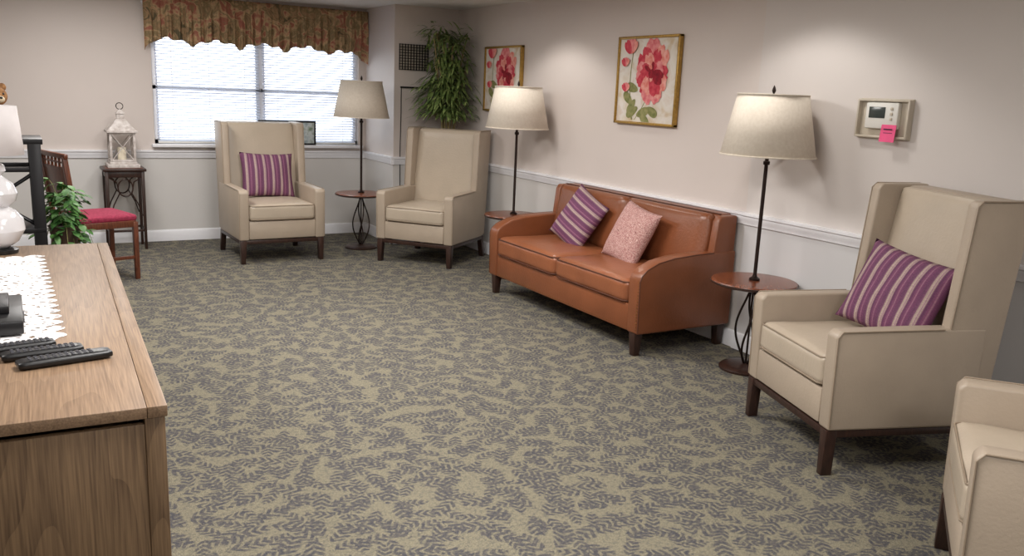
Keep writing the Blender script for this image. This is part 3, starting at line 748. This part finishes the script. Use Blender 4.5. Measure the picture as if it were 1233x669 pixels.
stb=emp('side_table',(.83,8.36,0))
box('top',(.35,.32,.025),(0,0,.705),M['dark'],stb,.006)
box('top_inset',(.30,.27,.006),(0,0,.719),M['mahog'],stb,.002)
for sx in (-1,1):
    for sy in (-1,1):
        box('leg',(.028,.028,.70),(sx*.145,sy*.13,.35),M['dark'],stb,.003,taper=.85)
    box('apron_side',(.015,.24,.05),(sx*.145,0,.665),M['dark'],stb,.003);box('stretcher_side',(.015,.24,.02),(sx*.145,0,.17),M['dark'],stb,.003)
    box('apron_front',(.27,.015,.05),(0,sx*.13,.665),M['dark'],stb,.003);box('stretcher_front',(.27,.015,.02),(0,sx*.13,.17),M['dark'],stb,.003)
    tube('fret_ring',[(.06*math.cos(2*pi*i/20),sx*.13,.55+.075*math.sin(2*pi*i/20)) for i in range(20)],.007,M['dark'],stb,6,True)
    for s in (-1,1):
        tube('scroll',[(s*.13,sx*.13,.64),(s*.07,sx*.13,.60),(s*.05,sx*.13,.5),(s*.10,sx*.13,.40),(s*.13,sx*.13,.30)],.006,M['dark'],stb,6)
ln=emp('candle_lantern',(.83,8.36,.7225))
box('base',(.26,.26,.03),(0,0,.015),M['lantern'],ln,.004);box('base_step',(.22,.22,.02),(0,0,.04),M['lantern'],ln,.003)
for sx in (-1,1):
    for sy in (-1,1): box('post',(.02,.02,.25),(sx*.095,sy*.095,.175),M['lantern'],ln,.002)
    for z in (.06,.29):
        box('rail_a',(.17,.014,.018),(0,sx*.095,z),M['lantern'],ln,.002);box('rail_b',(.014,.17,.018),(sx*.095,0,z),M['lantern'],ln,.002)
    for k,(p,q) in enumerate((((-.09,.06),(.09,.29)),((.09,.06),(-.09,.29)))):
        tube('pane_bar',[(p[0],sx*.095,p[1]),(q[0],sx*.095,q[1])],.004,M['lantern'],ln,6)
        tube('pane_bar',[(sx*.095,p[0],p[1]),(sx*.095,q[0],q[1])],.004,M['lantern'],ln,6)
box('roof_eave',(.25,.25,.02),(0,0,.31),M['lantern'],ln,.003)
lathe('roof',[(.165,.32),(.10,.37),(.06,.41),(.05,.415)],M['lantern'],ln,seg=4,rot=(0,0,pi/4),angle=10)
box('cupola',(.06,.06,.05),(0,0,.435),M['lantern'],ln,.003)
lathe('cupola_roof',[(.052,.46),(.012,.495),(.0,.5)],M['lantern'],ln,seg=4,rot=(0,0,pi/4),angle=10)
tube('ring',[(.028*math.cos(2*pi*i/24),0,.525+.028*math.sin(2*pi*i/24)) for i in range(24)],.004,M['iron'],ln,6,True)
lathe('candle',[(0,.05),(.035,.05),(.035,.17),(.0,.165)],M['candle'],ln,seg=20)

# ------------------------------------------------------------ lights
def fill_panel(x,y,pw,sx=.6,sy=1.2):  # added fill light: framed area lamp out of view, brightens the whole room
    e=emp('added_fill_panel',(x,y,ZC))
    for s in (-1,1):
        box('frame_a_%d'%s,(.03,sy+.06,.02),(s*(sx/2+.015),0,-.01),M['white'],e,.002)
        box('frame_b_%d'%s,(sx,.03,.02),(0,s*(sy/2+.015),-.01),M['white'],e,.002)
    l=bpy.data.lights.new('fill_light','AREA');l.shape='RECTANGLE';l.size=sx;l.size_y=sy;l.energy=pw;l.color=(1,.968,.935)
    o=bpy.data.objects.new('fill_light',l);o.location=(0,0,-.012);link(o,e)
def spot(x,y,pw,ang=115,blend=.6,col=(1,.96,.91),rad=.08):
    e=emp('recessed_downlight',(x,y,ZC))
    lathe('trim_ring',[(.055,-.004),(.075,-.004),(.08,0)],M['white'],e,cap=False)
    l=bpy.data.lights.new('spot_light','SPOT');l.energy=pw;l.spot_size=R(ang);l.spot_blend=blend;l.shadow_soft_size=rad;l.color=col
    o=bpy.data.objects.new('spot_light',l);o.location=(0,0,-.02);link(o,e)
fill_panel(.9,-.6,56);fill_panel(.9,2.2,62);fill_panel(1.6,4.8,66);fill_panel(-1.2,3.5,36);fill_panel(.6,7.0,38)
spot(3.28,5.9,28,128,.35,rad=.1);spot(3.28,3.35,28,128,.35,rad=.1);spot(3.3,.8,26);spot(2.2,6.9,24,100);spot(2.0,3.9,28,110)

W=bpy.data.worlds.new('World');S.world=W;W.use_nodes=True
nt=W.node_tree;bg=nt.nodes['Background'];bg.inputs['Color'].default_value=(.88,.94,1,1);bg.inputs['Strength'].default_value=3.2

# ------------------------------------------------------------ camera
y,t,r=R(30.14),R(12.52),R(2.42)
F=Vector((math.sin(y)*math.cos(t),math.cos(y)*math.cos(t),-math.sin(t)))
R0=Vector((math.cos(y),-math.sin(y),0));U0=R0.cross(F)
Rt=math.cos(r)*R0+math.sin(r)*U0;U=-math.sin(r)*R0+math.cos(r)*U0
cam=bpy.data.cameras.new('camera');co=bpy.data.objects.new('camera',cam);COL.objects.link(co)
mw=Matrix((( Rt.x,U.x,-F.x,0),(Rt.y,U.y,-F.y,0),(Rt.z,U.z,-F.z,1.5),(0,0,0,1)))
co.matrix_world=mw
cam.sensor_width=36;cam.lens=1040.4/1233*36;cam.shift_y=8.5/1233;cam.clip_start=.02
S.camera=co
